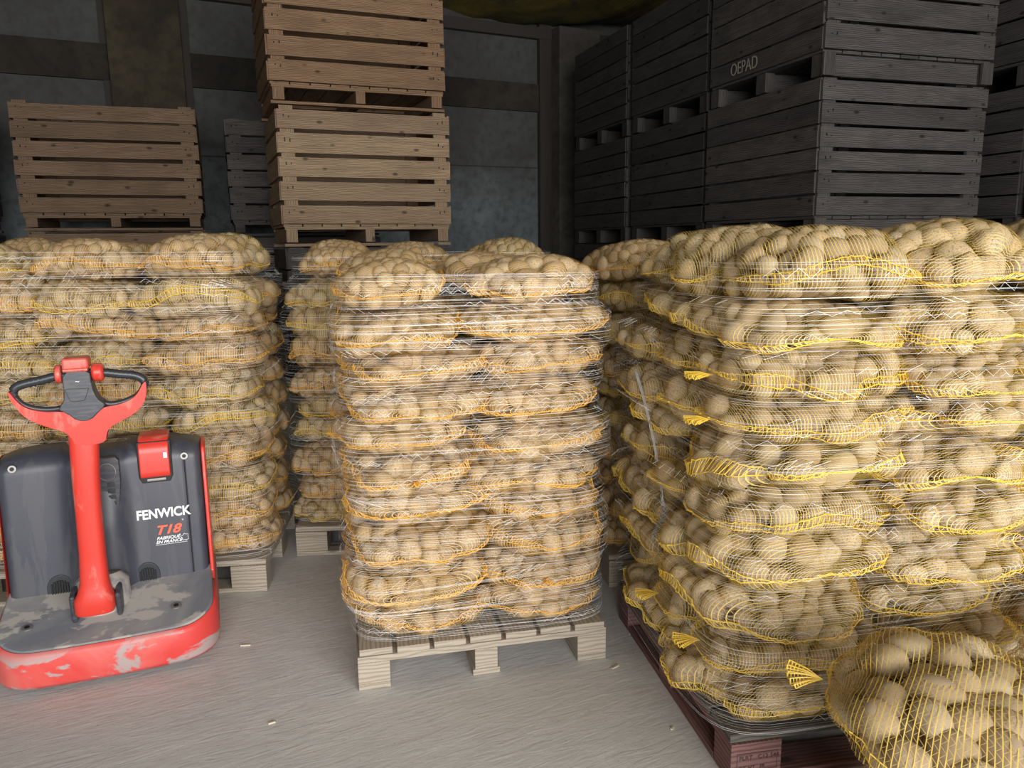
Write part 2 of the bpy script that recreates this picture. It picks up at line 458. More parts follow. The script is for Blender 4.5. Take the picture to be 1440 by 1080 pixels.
# right rows
A = R(18.5); rowd = Vector((-.3, .954, 0)).normalized()
AR = math.atan2(rowd.y, rowd.x) - PI / 2
lv = [(0, 1.38, 'bottom'), (1.385, 1.24, 'middle'), (2.63, 1.24, 'top')]
cn = ['nearest', 'second', 'farthest']
k = 10
for ci in range(3):
    base_p = Vector((2.42, 6.2, 0)) + rowd * 1.70 * ci
    for z, h, nm in lv:
        k += 1
        lab = {0: 'dark grey crate at the %s of the corner stack facing the camera, right side',
               1: 'dark grey crate at the %s of the second stack of the right row',
               2: 'dark grey crate at the %s of the farthest right-row stack, beside the pillar'}[ci] % nm
        jit = Vector((rng.uniform(-.02, .02), rng.uniform(-.02, .02), z))
        c = crate('slatted_crate', lab, tuple(base_p + jit), AR + R(rng.uniform(-.6, .6)), 1.66, 1.62, h, 6 if z < 2 else 5, 'dark' if ci == 0 and z < 2 else 'darker' if ci else 'dark', 'crates of the right row', gap=.03, base=.19, seed=k, side_n=6, baseaxis='x', side_gap=.016)
        if ci == 0 and nm == 'top':
            text('scratched_writing', 'OEPAD', .15, M['scratch'], c, (-.026, 1.24, .225), (PI / 2, 0, -PI / 2), .001, 0, 0, .85, label='pale scratched letters OEPAD')
for ci in range(2):
    base_p = Vector((4.80, 5.0, 0)) + rowd * 1.70 * ci
    for z, h, nm in lv:
        k += 1
        lab = ['dark crate at the %s of the stack cut by the right picture edge', 'dark crate at the %s of the stack behind the one at the right edge'][ci] % nm
        crate('slatted_crate', lab, tuple(base_p + Vector((0, 0, z))), AR, 1.55, 1.64, h, 6, 'darker', 'crates of the far right row', gap=.018, base=.19, seed=k, baseaxis='x')

# ------------------------------------------------------------------ pallets
def pallet(name, label, loc, rz, w, d, mat, style):
    t = thing(name, label, 'pallet', loc, rz)
    m = M[mat]
    hgt = .145
    # style 'end': runners run in depth (three feet in front); 'side': runner along the front; 'frame': perimeter base
    if style == 'end':
        bw = (.10, .075, .10)
        for i, x in enumerate((.05, w / 2, w - .05)):
            for y in (.06, d / 2, d - .06):
                mb = MB(); mb.box((x, y, .056), (bw[i], .12, .07)); mb.build('block', m, t, bevel=.002)
            mb = MB(); mb.box((x, d / 2, .0105), (.10 if i != 1 else .09, d, .02)); mb.build('runner_board', m, t, bevel=.002)
        for y in (.05, d / 2, d - .05):
            mb = MB(); mb.box((w / 2, y, .102), (w, .10, .021)); mb.build('cross_board', m, t, bevel=.002)
        n = 7
        for i in range(n):
            mb = MB(); mb.box((w * (i + .5) / n, d / 2 + rng.uniform(-.004, .004), .1245), (w / n - .014, d, .022)); mb.build('deck_board', m, t, bevel=.002)
    else:
        for y in ((.05, d / 2, d - .05)):
            for x in (.07, w / 2, w - .07):
                mb = MB(); mb.box((x, y, .056), (.14, .10, .07)); mb.build('block', m, t, bevel=.002)
            mb = MB(); mb.box((w / 2, y, .0105), (w, .10, .02)); mb.build('runner_board', m, t, bevel=.002)
        if style == 'frame':
            for x in (.05, w - .05):
                mb = MB(); mb.box((x, d / 2, .0105), (.10, d - .21, .0195)); mb.build('runner_board', m, t, bevel=.002)
        for x in (.07, w / 2, w - .07):
            mb = MB(); mb.box((x, d / 2, .102), (.14, d, .021)); mb.build('cross_board', m, t, bevel=.002)
        n = 7
        for i in range(n):
            mb = MB(); mb.box((w / 2, d * (i + .5) / n, .1245), (w, d / n - .014, .022)); mb.build('deck_board', M['grey_pallet'] if mat == 'red_pallet' else m, t, bevel=.002)
    return t

# ------------------------------------------------------------------ potatoes and net sacks
def potato_base(sub, seed):
    rg = random.Random(seed)
    bm = bmesh.new(); bmesh.ops.create_icosphere(bm, subdivisions=sub, radius=1)
    ph = [rg.uniform(0, 6.28) for _ in range(6)]
    for v in bm.verts:
        c = v.co
        s = 1 + .06 * math.sin(2.3 * c.x + ph[0]) + .05 * math.sin(3.1 * c.y + ph[1]) + .04 * math.sin(4 * c.z + ph[2]) + .03 * math.sin(5 * c.x + 3 * c.y + ph[3])
        v.co = c * s
        v.co.y += .14 * (c.x ** 2) * math.sin(ph[4]); v.co.z += .1 * (c.x ** 2) * math.sin(ph[5])
    vs = np.array([v.co[:] for v in bm.verts]); fs = [[v.index for v in f.verts] for f in bm.faces]
    bm.free(); return vs, fs
PB2 = [potato_base(2, i) for i in range(5)]
PB3 = [potato_base(3, i) for i in range(5)]
def individual_mesh(i):
    me = bpy.data.meshes.new('potato'); vs, fs = PB3[i]
    me.from_pydata([tuple(x) for x in vs], [], fs); me.polygons.foreach_set('use_smooth', [True] * len(fs)); me.materials.append(M['potato']); return me
PMESH = [individual_mesh(i) for i in range(5)]

def spow(x, p_): return np.sign(x) * np.abs(x) ** p_

def pack(a, b, c, r0, nfill, seed, np_=3.6, ns_=2.5):
    """settle spheres in a pillow, give each an oriented potato ellipsoid"""
    g = np.random.RandomState(seed)
    n = nfill
    rad = r0 * g.uniform(.82, 1.22, n)
    P = np.stack([g.uniform(-a, a, n) * .85, g.uniform(-b, b, n) * .85, g.uniform(-c, c, n) * .6], 1)
    def field(Q, rr):
        A_, B_, C_ = a - rr, b - rr, np.maximum(c - rr, .008)
        fy = (np.abs(Q[:, 1]) / B_) ** ns_ + (np.abs(Q[:, 2]) / C_) ** ns_
        return (np.abs(Q[:, 0]) / A_) ** np_ + fy ** (np_ / ns_)
    for it in range(260):
        D = P[:, None] - P[None]; L = np.sqrt((D ** 2).sum(2)) + 1e-9
        S = (rad[:, None] + rad[None]) * .98; ov = np.clip(S - L, 0, None); np.fill_diagonal(ov, 0)
        P = P + (D / L[..., None] * ov[..., None]).sum(1) * .33
        P = P + g.normal(0, .0006, P.shape) * (it < 200)
        f = field(P, rad); out = f > 1
        if out.any():
            P[out] *= (f[out] ** (-1 / np_))[:, None] * .5 + .5
    f = field(P, rad); out = f > 1
    P[out] *= (f[out] ** (-1 / np_))[:, None]
    res = []
    for i in range(n):
        q = P[i]
        nrm = np.array([spow(q[0] / a, 3) / a, spow(q[1] / b, 2) / b, spow(q[2] / c, 2) / c + 1e-6]); nrm /= np.linalg.norm(nrm) + 1e-9
        t = g.normal(size=3); t -= nrm * t.dot(nrm) * .85; t /= np.linalg.norm(t)
        s_ = np.cross(nrm, t); s_ /= np.linalg.norm(s_); w_ = np.cross(t, s_)
        e = rad[i]
        sz = np.array([e * g.uniform(1.12, 1.42), e * g.uniform(.98, 1.1), e * g.uniform(.9, 1.0)])
        res.append((q.copy(), np.stack([t, s_, w_], 1), sz, g.randint(5)))
    return res

def potatoes_mesh(pots, PB, name='potatoes'):
    V, Fc, off = [], [], 0
    for q, Rm, sz, bi in pots:
        vs, fs = PB[bi]
        V.append((vs * sz) @ Rm.T + q); Fc += [[i + off for i in f] for f in fs]; off += len(vs)
    me = bpy.data.meshes.new(name)
    if V:
        me.from_pydata(np.concatenate(V).tolist(), [], Fc); me.polygons.foreach_set('use_smooth', [True] * len(Fc))
    me.materials.append(M['potato']); return me

def arc_even(fn, n, lo, hi, closed=False):
    t = np.linspace(lo, hi, 800); P = fn(t); L = np.concatenate([[0], np.cumsum(np.linalg.norm(np.diff(P, axis=0), axis=1))])
    s = np.linspace(0, L[-1], n + (1 if closed else 0)); s = s[:-1] if closed else s
    return np.interp(s, L, t), L[-1]

class Variant: pass
def make_variant(a, b, c, r0, n, seed, ring=.0088, rw=.0014, zig=True, droop=0.0, tail=0, np_=3.6, ns_=2.5, cells=72, fill=1.0, tight=1):
    v = Variant(); v.a, v.b, v.c = a, b, c
    v.pots = pack(a, b, c, r0, n, seed, np_, ns_)
    g = np.random.RandomState(seed + 100)
    dp = g.uniform(0, 6.28, 6); dk = 1.0
    def deform(Q):
        Q = np.array(Q, float); x, y, z = Q[..., 0].copy(), Q[..., 1].copy(), Q[..., 2].copy()
        th = 1 + .10 * np.sin(4.2 * x / a + dp[0]) * np.cos(2.2 * y / b + dp[1]) - .10 * np.abs(x / a) ** 3
        z2 = z * th + c * .16 * np.sin(2.6 * x / a + dp[2]) + c * .10 * np.sin(3.1 * y / b + dp[3]) - c * .22 * (np.abs(x / a) ** 4)
        y2 = y * (1 + .06 * np.sin(3.4 * x / a + dp[4])) + b * .05 * np.sin(2.2 * x / a + dp[5])
        return np.stack([x, y2, z2], -1)
    v.pots = [(deform(q), Rm, sz, bi) for q, Rm, sz, bi in v.pots]
    v.mesh = potatoes_mesh(v.pots, PB2)
    bv = BVHTree.FromPolygons([tuple(x.co) for x in v.mesh.vertices], [tuple(p_.vertices) for p_ in v.mesh.polygons])
    # shell parametrised by u (end to end) and w (around)
    fu = lambda t: np.stack([a * spow(np.sin(t), 2 / np_), b * spow(np.cos(t), 2 / np_)], 1)
    uu, Lu = arc_even(fu, 61, -PI / 2 + 1e-3, PI / 2 - 1e-3)
    fw = lambda t: np.stack([b * spow(np.cos(t), 2 / ns_), c * spow(np.sin(t), 2 / ns_)], 1)
    ww, Lw = arc_even(fw, 96, 0, 2 * PI, True)
    cu, su = spow(np.cos(uu), 2 / np_), spow(np.sin(uu), 2 / np_)
    E = np.zeros((61, 96, 3))
    E[:, :, 0] = (a * su)[:, None]
    E[:, :, 1] = cu[:, None] * (b * spow(np.cos(ww), 2 / ns_))[None]
    E[:, :, 2] = cu[:, None] * (c * spow(np.sin(ww), 2 / ns_))[None]
    A_ = np.zeros((61, 96, 3)); A_[:, :, 0] = np.clip((a * su)[:, None], -(a - .9 * c), a - .9 * c) * .98
    E = deform(E); A_ = deform(A_)
    T = np.full((61, 96), np.nan)
    for i in range(61):
        for j in range(96):
            d = E[i, j] - A_[i, j]; L = np.linalg.norm(d)
            if L < 1e-5: continue
            o_ = A_[i, j] + d * 1.3
            h = bv.ray_cast(Vector(o_), Vector(-d / L), L * 1.3)
            if h[0] is not None: T[i, j] = min(1.12, np.linalg.norm(np.array(h[0]) - A_[i, j]) / L)
    T = np.nan_to_num(T, nan=.80); T = np.clip(T, .72, 1.12)
    def shift(Q, di, dj):
        Q = np.roll(Q, dj, 1)
        if di: Q = np.concatenate([Q[:1], Q[:-1]]) if di > 0 else np.concatenate([Q[1:], Q[-1:]])
        return Q
    for _ in range(2):
        T = np.maximum.reduce([shift(T, i, j) for i in (-1, 0, 1) for j in (-1, 0, 1)])
    for _ in range(2):
        T = (T * 2 + shift(T, 1, 0) + shift(T, -1, 0) + shift(T, 0, 1) + shift(T, 0, -1)) / 6
    S = A_ + (E - A_) * (T[..., None] + .012)
    v.S = S
    def samp(fi, fj):
        fi = np.clip(fi, 0, 60); i0 = np.minimum(fi.astype(int), 59); ti = (fi - i0)[..., None]
        j0 = np.floor(fj).astype(int); tj = (fj - j0)[..., None]; j0 %= 96; j1 = (j0 + 1) % 96
        return (S[i0, j0] * (1 - ti) + S[i0 + 1, j0] * ti) * (1 - tj) + (S[i0, j1] * (1 - ti) + S[i0 + 1, j1] * ti) * tj
    v.samp = samp
    du = Lu / 60; dw = Lw / 96
    V, Fc = [], []; off = 0
    def ribbon(fi, fj, hw_i, hw_j):
        nonlocal off
        A1 = samp(fi - hw_i, fj - hw_j); A2 = samp(fi + hw_i, fj + hw_j)
        n_ = len(fi); V.append(np.stack([A1, A2], 1).reshape(-1, 3))
        for k_ in range(n_ - 1): Fc.append([off + 2 * k_, off + 2 * k_ + 1, off + 2 * k_ + 3, off + 2 * k_ + 2])
        off += 2 * n_
    nr = int(Lu / ring); jj = np.linspace(0, 96, cells + 1)
    for k_ in range(nr):
        fi = (k_ + .5) / nr * 60 + .25 * np.sin(jj / 96 * 2 * PI * 3 + k_ * .13) * g.uniform(.5, 1.5)
        ribbon(fi, jj, rw / du / 2, 0)
        if zig:
            stp = np.arange(0, cells + 1)
            fz = fi + (stp % 2) * 60 / nr
            ribbon(np.minimum(fz, 60), jj, 0, rw * .55 / dw / 2)
    me = bpy.data.meshes.new('net'); me.from_pydata(np.concatenate(V).tolist(), [], Fc); v.net = me
    # seam: two wavy cords and rungs right round the equator of the pillow
    V, Fc = [], []; off = 0
    sm = MB()
    ns = 2 * int(Lu / .008)
    ph = g.uniform(0, 6.28, 4); lo_ = g.uniform(-2.5, .5)
    path = []
    for side in (0, 1):
        t_ = np.linspace(0.6, 59.4, ns // 2); t_ = t_ if side == 0 else t_[::-1]
        for x in t_:
            wv_ = lo_ + 1.6 * math.sin(x * .11 + ph[0] + side) + .8 * math.sin(x * .3 + ph[1] + 2 * side)
            path.append((x, (0 + wv_) if side == 0 else (48 - wv_)))
    path.append(path[0]); path = np.array(path)
    wid = 1.0 + .8 * (.5 + .5 * np.sin(np.arange(len(path)) * .09 + ph[2]))
    e1 = samp(path[:, 0], path[:, 1] - wid) ; e2 = samp(path[:, 0], path[:, 1] + wid * .9)
    ctr = np.array([0, 0, 0])
    def outw(e): 
        n_ = e.copy(); n_[:, 2] = 0; n_[:, 0] = np.sign(n_[:, 0]) * np.clip(np.abs(n_[:, 0]) - (a - c), 0, None); n_ /= np.linalg.norm(n_, axis=1)[:, None] + 1e-6
        return e + n_ * .0035
    e1, e2 = outw(e1), outw(e2)
    jitter = g.normal(0, .0012, e1.shape)
    sm.tube((e1 + jitter).tolist(), .0013, 4, False); sm.tube((e2 + jitter[::-1]).tolist(), .0011, 4, False)
    for k_ in range(0, len(path) - 1):
        p1, p2 = (e1[k_] + jitter[k_]), e2[min(k_ + (k_ % 2), len(path) - 1)]
        sm.tube([p1.tolist(), p2.tolist()], .0007, 3, False)
    v.seam = sm.mesh('seam'); 
    v.tail = None
    return v

def tail_mesh(size=.07, n=17, spread=1.25):
    """gathered net end opening in a fan, pointing to -x"""
    mb = MB(); pts = []
    for i in range(n):
        a_ = -spread / 2 + spread * i / (n - 1)
        tip = Vector((-size * math.cos(a_), size * math.sin(a_) * 1.0, .006 * math.sin(i * 1.9)))
        pts.append(tip)
        mb.tube([(0, 0, 0), tuple(tip * .5 + Vector((0, 0, .004))), tuple(tip)], .0012, 4)
    for f in (.3, .45, .58, .7, .8, .9, 1.0):
        mb.tube([tuple(p_ * f) for p_ in pts], .0011 if f < 1 else .0016, 4)
    return mb.mesh('net_tail')

VAR = {
    'L': [make_variant(.30, .205, .062, .0280, 144, s, np_=3.0, ns_=2.2) for s in (1, 2, 3, 4)],        # long ones
    'S': [make_variant(.235, .205, .062, .0280, 114, s, np_=3.0, ns_=2.2) for s in (11, 12, 13, 14, 15)],     # short ones
    'T': [make_variant(.25, .19, .085, .0285, 114, s, ns_=1.9, np_=2.4) for s in (21, 22, 23)],  # plump tops
}
BIG = make_variant(.34, .235, .105, .0345, 134, 31, ring=.0098, rw=.0017, ns_=2.1, np_=2.5, cells=96)
for v_ in [x for l in VAR.values() for x in l] + [BIG]:
    pass
def net_copy(me, mat, nm):
    m2 = me.copy(); m2.name = nm; m2.materials.clear(); m2.materials.append(mat); return m2
for l in VAR.values():
    for v_ in l:
        v_.nets = {'y': net_copy(v_.net, M['net_yellow'], 'net'), 'o': net_copy(v_.net, M['net_orange'], 'net')}
        v_.seams = {'y': net_copy(v_.seam, M['seam_yellow'], 'seam'), 'o': net_copy(v_.seam, M['seam_orange'], 'seam')}
BIG.nets = {'y': net_copy(BIG.net, M['net_yellow'], 'net')}; BIG.seams = {'y': net_copy(BIG.seam, M['seam_yellow'], 'seam')}
TAIL = net_copy(tail_mesh(), M['seam_yellow'], 'net_tail')
TAILO = net_copy(tail_mesh(.045, 7, .8), M['seam_orange'], 'net_tail')

CAMP = np.array([0, 0, H])
budget = [300]
def sack(label, loc, rz, v, size, tone, group, tilt=(0, 0), flip=False, indiv=0, tails=(), frame_test=True):
    """size: full length, width, height wanted"""
    t = thing('potato_sack', label, 'potato sack', loc, rz, group)
    t.rotation_euler = (tilt[0], tilt[1], rz)
    sx, sy, sz = size[0] / (2 * v.a), size[1] / (2 * v.b), size[2] / (2 * v.c)
    sgn = -1 if flip else 1
    S = (sx * sgn, sy * sgn, sz)
    def part(name, data, **kw):
        o = link(name, data, (), t, **kw); o.scale = S; o.location = (0, 0, size[2] / 2); return o
    part('net', v.nets[tone]); part('seam', v.seams[tone])
    if indiv and budget[0] > 0:
        Mx = Matrix.Translation(loc) @ t.rotation_euler.to_matrix().to_4x4() @ Matrix.Translation((0, 0, size[2] / 2)) @ Matrix.Diagonal((*S, 1))
        sc_list = []
        for i, (q, Rm, sz_, bi) in enumerate(v.pots):
            w = Mx @ Vector(q); d = w - Vector(CAMP)
            nl = Vector((spow(q[0] / v.a, 3) / v.a, spow(q[1] / v.b, 2) / v.b, spow(q[2] / v.c, 2) / v.c))
            nw = (Mx.to_3x3() @ nl).normalized()
            f_ = d.dot(F); px = 720 + 1080 * d.dot(X) / f_; py = 540 - 1080 * d.dot(U) / f_
            shell = (abs(q[0]) / v.a) ** 4 + (abs(q[1]) / v.b) ** 3 + (abs(q[2]) / v.c) ** 3
            if -20 < px < 1460 and -20 < py < 1100 and -nw.dot(d.normalized()) > .1: sc_list.append((-nw.dot(d.normalized()) + shell * .8, i))
        sc_list.sort(reverse=True); chosen = [i for _, i in sc_list[:min(indiv, budget[0], 100)]]
        budget[0] -= len(chosen)
        rest = [v.pots[i] for i in range(len(v.pots)) if i not in chosen]
        for i in chosen:
            q, Rm, sz_, bi = v.pots[i]
            o = link('potato', PMESH[bi], (), t)
            mm = Matrix.Translation((0, 0, size[2] / 2)) @ Matrix.Diagonal((*S, 1)) @ Matrix.Translation(q) @ Matrix(Rm.tolist()).to_4x4() @ Matrix.Diagonal((*sz_.tolist(), 1))
            o.matrix_basis = mm
        o = part('potatoes', potatoes_mesh(rest, PB3 if v is BIG else PB2), kind='stuff')
    else:
        part('potatoes', v.mesh, kind='stuff')
    for (tx, ty, tz, ang) in tails:
        o = link('net_tail', TAIL if tone == 'y' else TAILO, (), t); o.location = (tx, ty, tz); o.rotation_euler = (0, 0, ang)
    return t

ORD = ['bottom', 'second', 'third', 'fourth', 'fifth', 'sixth', 'seventh', 'eighth', 'ninth', 'top']
def hull(pts):
    pts = sorted(set((round(x, 5), round(y, 5)) for x, y in pts))
    def half(ps):
        o_ = []
        for q in ps:
            while len(o_) > 1 and (o_[-1][0] - o_[-2][0]) * (q[1] - o_[-2][1]) - (o_[-1][1] - o_[-2][1]) * (q[0] - o_[-2][0]) <= 0: o_.pop()
            o_.append(q)
        return o_
    a_, b_ = half(pts), half(pts[::-1]); return a_[:-1] + b_[:-1]

def stack(pname, loc, rz, w, d, layout, zpitch, ztop, tone, seed, group, near=None, over=.012, lean=(0, 0), tops=None, skip=None, indiv=None, jx=.015, mix=.35):
    """layers of sacks on a pallet. layout(layer) -> list of (x0,x1,y0,y1,long_axis,place phrase) in pallet coordinates"""
    rg = random.Random(seed); c_, s_ = math.cos(rz), math.sin(rz); foot = []
    colh = {}
    for L in range(10):
        for (x0, x1, y0, y1, ax, ph) in layout(L, rg):
            if ph not in colh:
                hs = [zpitch * rg.uniform(.84, 1.16) for _ in range(9)]; k_ = zpitch * 9 / sum(hs); hs = [h_ * k_ for h_ in hs]
                colh[ph] = [.137 + sum(hs[:i]) for i in range(10)]
            if skip and skip(L, ph): continue
            top = L == 9
            z0 = colh[ph][L]
            hh = (colh[ph][L + 1] - z0) * 1.20 if not top else ztop * rg.uniform(.88, 1.12)
            ox = rg.gauss(0, jx); oy = rg.gauss(0, jx)
            cx, cy = (x0 + x1) / 2 + ox + lean[0] * L, (y0 + y1) / 2 + oy + lean[1] * L
            lx, ly = (x1 - x0) + over * 2, (y1 - y0) + over * 2
            if top: lx, ly = lx * rg.uniform(.80, .96), ly * rg.uniform(.86, .98)
            ang = 0 if ax == 'x' else PI / 2
            size = (lx, ly) if ax == 'x' else (ly, lx)
            ang += R(rg.gauss(0, 3.2))
            if top:
                pool = VAR['T']; ang += R(rg.gauss(0, 5))
            else: pool = VAR['L'] if size[0] > .53 else VAR['S']
            v = pool[rg.randrange(len(pool))]
            wx, wy = loc[0] + c_ * cx - s_ * cy, loc[1] + s_ * cx + c_ * cy
            tn = tone
            if tone == 'm': tn = 'y' if rg.random() < .45 else 'o'
            n_ind = indiv(L, ph) if indiv else 0
            lab = '%s net sack, %s layer, %s of %s' % ('yellow' if tn == 'y' else 'orange-yellow', ORD[L], ph, pname)
            tl = ()
            if rg.random() < .12:
                tl = ((-(size[0] / 2 * .94), rg.uniform(-.02, .02), hh * .45, 0),)
            sack(lab, (wx, wy, z0), rz + ang, v, (size[0], size[1], hh), tn, group, tilt=(R(rg.gauss(0, 1.0)), R(rg.gauss(0, 1.0))), flip=rg.random() < .5, indiv=n_ind, tails=tl)
            A_ = ang
            for k_ in range(24):
                q = 2 * PI * k_ / 24
                ex = size[0] / 2 * float(spow(np.array(math.cos(q)), .55)); ey = size[1] / 2 * float(spow(np.array(math.sin(q)), .55))
                foot.append((L, z0 + hh / 2, cx + math.cos(A_) * ex - math.sin(A_) * ey, cy + math.sin(A_) * ex + math.cos(A_) * ey))
    return foot

def wrap(label, loc, rz, foot, z0, z1, seed, zig=1.0, lines=150, pal=(0, 0, 1, 1), white=.35, zigarea=None, bright='wrap_white'):
    """knitted clear pallet wrap: level strands round the load, zigzag strands between some of them"""
    rg = random.Random(seed)
    me_parts = []
    palp = [(pal[0], pal[1]), (pal[2], pal[1]), (pal[2], pal[3]), (pal[0], pal[3])]
    cache = {}
    def loop(z):
        key = round(z / .03)
        if key in cache: return cache[key]
        zz = key * .03
        pts = [(x, y) for (L, zc, x, y) in foot if abs(zc - zz) < .068]
        if zz < .11: pts += palp
        if len(pts) < 3: cache[key] = None; return None
        h = hull(pts); cx = sum(q[0] for q in h) / len(h); cy = sum(q[1] for q in h) / len(h)
        # resample by angle around centre
        n = 120; out = []
        hp = h + [h[0]]
        for k_ in range(n):
            a_ = 2 * PI * k_ / n; dx, dy = math.cos(a_), math.sin(a_); best = 0
            for (x1, y1), (x2, y2) in zip(hp, hp[1:]):
                ex, ey = x2 - x1, y2 - y1; den = dx * ey - dy * ex
                if abs(den) < 1e-9: continue
                t_ = ((x1 - cx) * ey - (y1 - cy) * ex) / den; s__ = ((x1 - cx) * dy - (y1 - cy) * dx) / den
                if t_ > 0 and -.001 <= s__ <= 1.001: best = max(best, t_)
            out.append((cx + dx * (best + .004), cy + dy * (best + .004)))
        cache[key] = out; return out
    def pt(k_, z):
        """smooth position on the wrap at angle index k_ and height z"""
        f = z / .03; i0 = math.floor(f); t_ = f - i0
        l0, l1 = loop(i0 * .03), loop((i0 + 1) * .03)
        if l0 is None: l0 = l1
        if l1 is None: l1 = l0
        if l0 is None: return None
        k0 = int(math.floor(k_)) % 120; k1 = (k0 + 1) % 120; tk = k_ - math.floor(k_)
        x = (l0[k0][0] * (1 - tk) + l0[k1][0] * tk) * (1 - t_) + (l1[k0][0] * (1 - tk) + l1[k1][0] * tk) * t_
        y = (l0[k0][1] * (1 - tk) + l0[k1][1] * tk) * (1 - t_) + (l1[k0][1] * (1 - tk) + l1[k1][1] * tk) * t_
        return (x, y, z)
    V, Fc = [[], []], [[], []]
    def strand(P, hw, which, vert=True):
        b = len(V[which])
        for q in P:
            V[which].append((q[0], q[1], q[2] - hw)); V[which].append((q[0], q[1], q[2] + hw))
        for k_ in range(len(P) - 1): Fc[which].append((b + 2 * k_, b + 2 * k_ + 1, b + 2 * k_ + 3, b + 2 * k_ + 2))
    for i in range(lines):
        z = z0 + (z1 - z0) * (i + rg.uniform(-.4, .4)) / lines
        a1, p1, a2, p2 = rg.uniform(.002, .012), rg.uniform(0, 6.28), rg.uniform(.001, .004), rg.uniform(0, 6.28)
        P = []
        for k_ in range(121):
            zz = z + a1 * math.sin(k_ / 120 * 2 * PI + p1) + a2 * math.sin(k_ / 120 * 14 + p2)
            q = pt(k_, zz)
            if q: P.append(q)
        which = 1 if rg.random() < white else 0
        if len(P) > 2: strand(P, rg.choice((.00012, .00016, .00022, .0003)), which)
    # short zigzag runs, coloured white to read as glints
    nz = int(900 * zig)
    for i in range(nz):
        k0 = rg.uniform(0, 120); z = rg.uniform(z0 + .02, z1 - .02)
        if zigarea and not zigarea(k0, z, rg): continue
        n = rg.randint(2, 7); st = rg.uniform(.35, .8); zz = z; P = []
        amp = rg.uniform(.006, .014)
        for j in range(n):
            q = pt(k0 + j * st, z + (amp if j % 2 else -amp) * rg.uniform(.5, 1)); 
            if q: P.append(q)
        if len(P) > 1: strand(P, rg.uniform(.00025, .00045), 1)
    t = thing('pallet_wrap', label, 'pallet wrap', loc, rz)
    for w_, (nm, mt) in enumerate((('fine_strands', 'wrap'), ('bright_strands', bright))):
        me = bpy.data.meshes.new(nm); me.from_pydata(V[w_], [], Fc[w_]); me.materials.append(M[mt])
        link(nm, me, (), t)
    return t

# --- middle pallet C
def lay_C(L, rg):
    m = .41 + rg.uniform(-.05, .05); f = .46
    return [(0, m, 0, f, 'y', 'left front corner'), (m, .82, 0, f, 'y', 'right front corner'),
            (0, m, f, .92, 'y', 'left rear corner'), (m, .82, f, .92, 'y', 'right rear corner')]
CL = (-.494, 2.21, 0); CR = R(12.6)
pallet('wooden_pallet', 'pale wooden pallet with three front feet under the middle stack', CL, CR, .82, .94, 'pallet', 'end')
ft = stack('the middle pallet', CL, CR, .82, .95, lay_C, .1155, .165, 'o', 101, 'sacks on the middle pallet', over=.028)
wrap('clear knitted wrap around the sack stack on the middle pallet', CL, CR, ft, .15, 1.30, 5, 1.9, 230, (0, 0, .82, .95), .6)

# --- right red pallet D
def lay_D(L, rg):
    if L in (0, 2, 3, 5, 8):
        a_ = .42 + rg.uniform(-.03, .03); b_ = .82 + rg.uniform(-.03, .03)
        return [(0, a_, 0, .46, 'y', 'left front corner'), (a_, b_, 0, .46, 'y', 'middle of the front'), (b_, 1.22, 0, .46, 'y', 'right front corner'),
                (0, a_, .46, .92, 'y', 'left rear corner'), (a_, b_, .46, .92, 'y', 'middle of the rear'), (b_, 1.22, .46, .92, 'y', 'right rear corner')]
    a_ = .47 + rg.uniform(-.03, .03); b_ = .85 + rg.uniform(-.03, .03)
    return [(0, a_, 0, .31, 'x', 'left front corner'), (a_, b_, 0, .46, 'y', 'middle of the front'), (b_, 1.22, 0, .46, 'y', 'right front corner'),
            (0, a_, .31, .62, 'x', 'middle of the left side'), (0, a_, .62, .92, 'x', 'left rear corner'), (a_, b_, .46, .92, 'y', 'middle of the rear'), (b_, 1.22, .46, .92, 'y', 'right rear corner')]
DL = (.55, 1.765, 0); DR = R(10)
pallet('wooden_pallet', 'dull red wooden pallet with solid corner blocks under the right stack', DL, DR, 1.22, .92, 'red_pallet', 'frame')
ft = stack('the right red pallet', DL, DR, 1.22, .92, lay_D, .1195, .185, 'y', 202, 'sacks on the right red pallet', over=.04,
           indiv=lambda L, ph: 22 if ph == 'left front corner' and L > 2 else 0, jx=.02)
wrap('thin clear wrap around the sack stack on the right red pallet', DL, DR, ft, .155, 1.34, 6, .8, 170, (0, 0, 1.22, .92), .35)

# --- left pallet A
def lay_A(L, rg):
    a_ = .40 + rg.uniform(-.05, .05); b_ = .80 + rg.uniform(-.05, .05)
    return [(0, a_, 0, .41, 'x', 'left front corner'), (a_, b_, 0, .41, 'x', 'middle of the front'), (b_, 1.2, 0, .41, 'x', 'right front corner'),
            (0, a_, .41, .80, 'x', 'left rear corner'), (a_, b_, .41, .80, 'x', 'middle of the rear'), (b_, 1.2, .41, .80, 'x', 'right rear corner')]
AL_ = (-2.2, 2.80, 0); ARt = R(6.5)
pallet('wooden_pallet', 'pale worn pallet under the left stack, behind the pallet truck', AL_, ARt, 1.2, .80, 'pallet', 'side')
ft = stack('the left pallet', AL_, ARt, 1.2, .8, lay_A, .1235, .165, 'm', 303, 'sacks on the left pallet', over=.02)
wrap('clear knitted wrap around the sack stack on the left pallet', AL_, ARt, ft, .13, 1.38, 7, 1.7, 200, (0, 0, 1.2, .8), .6)

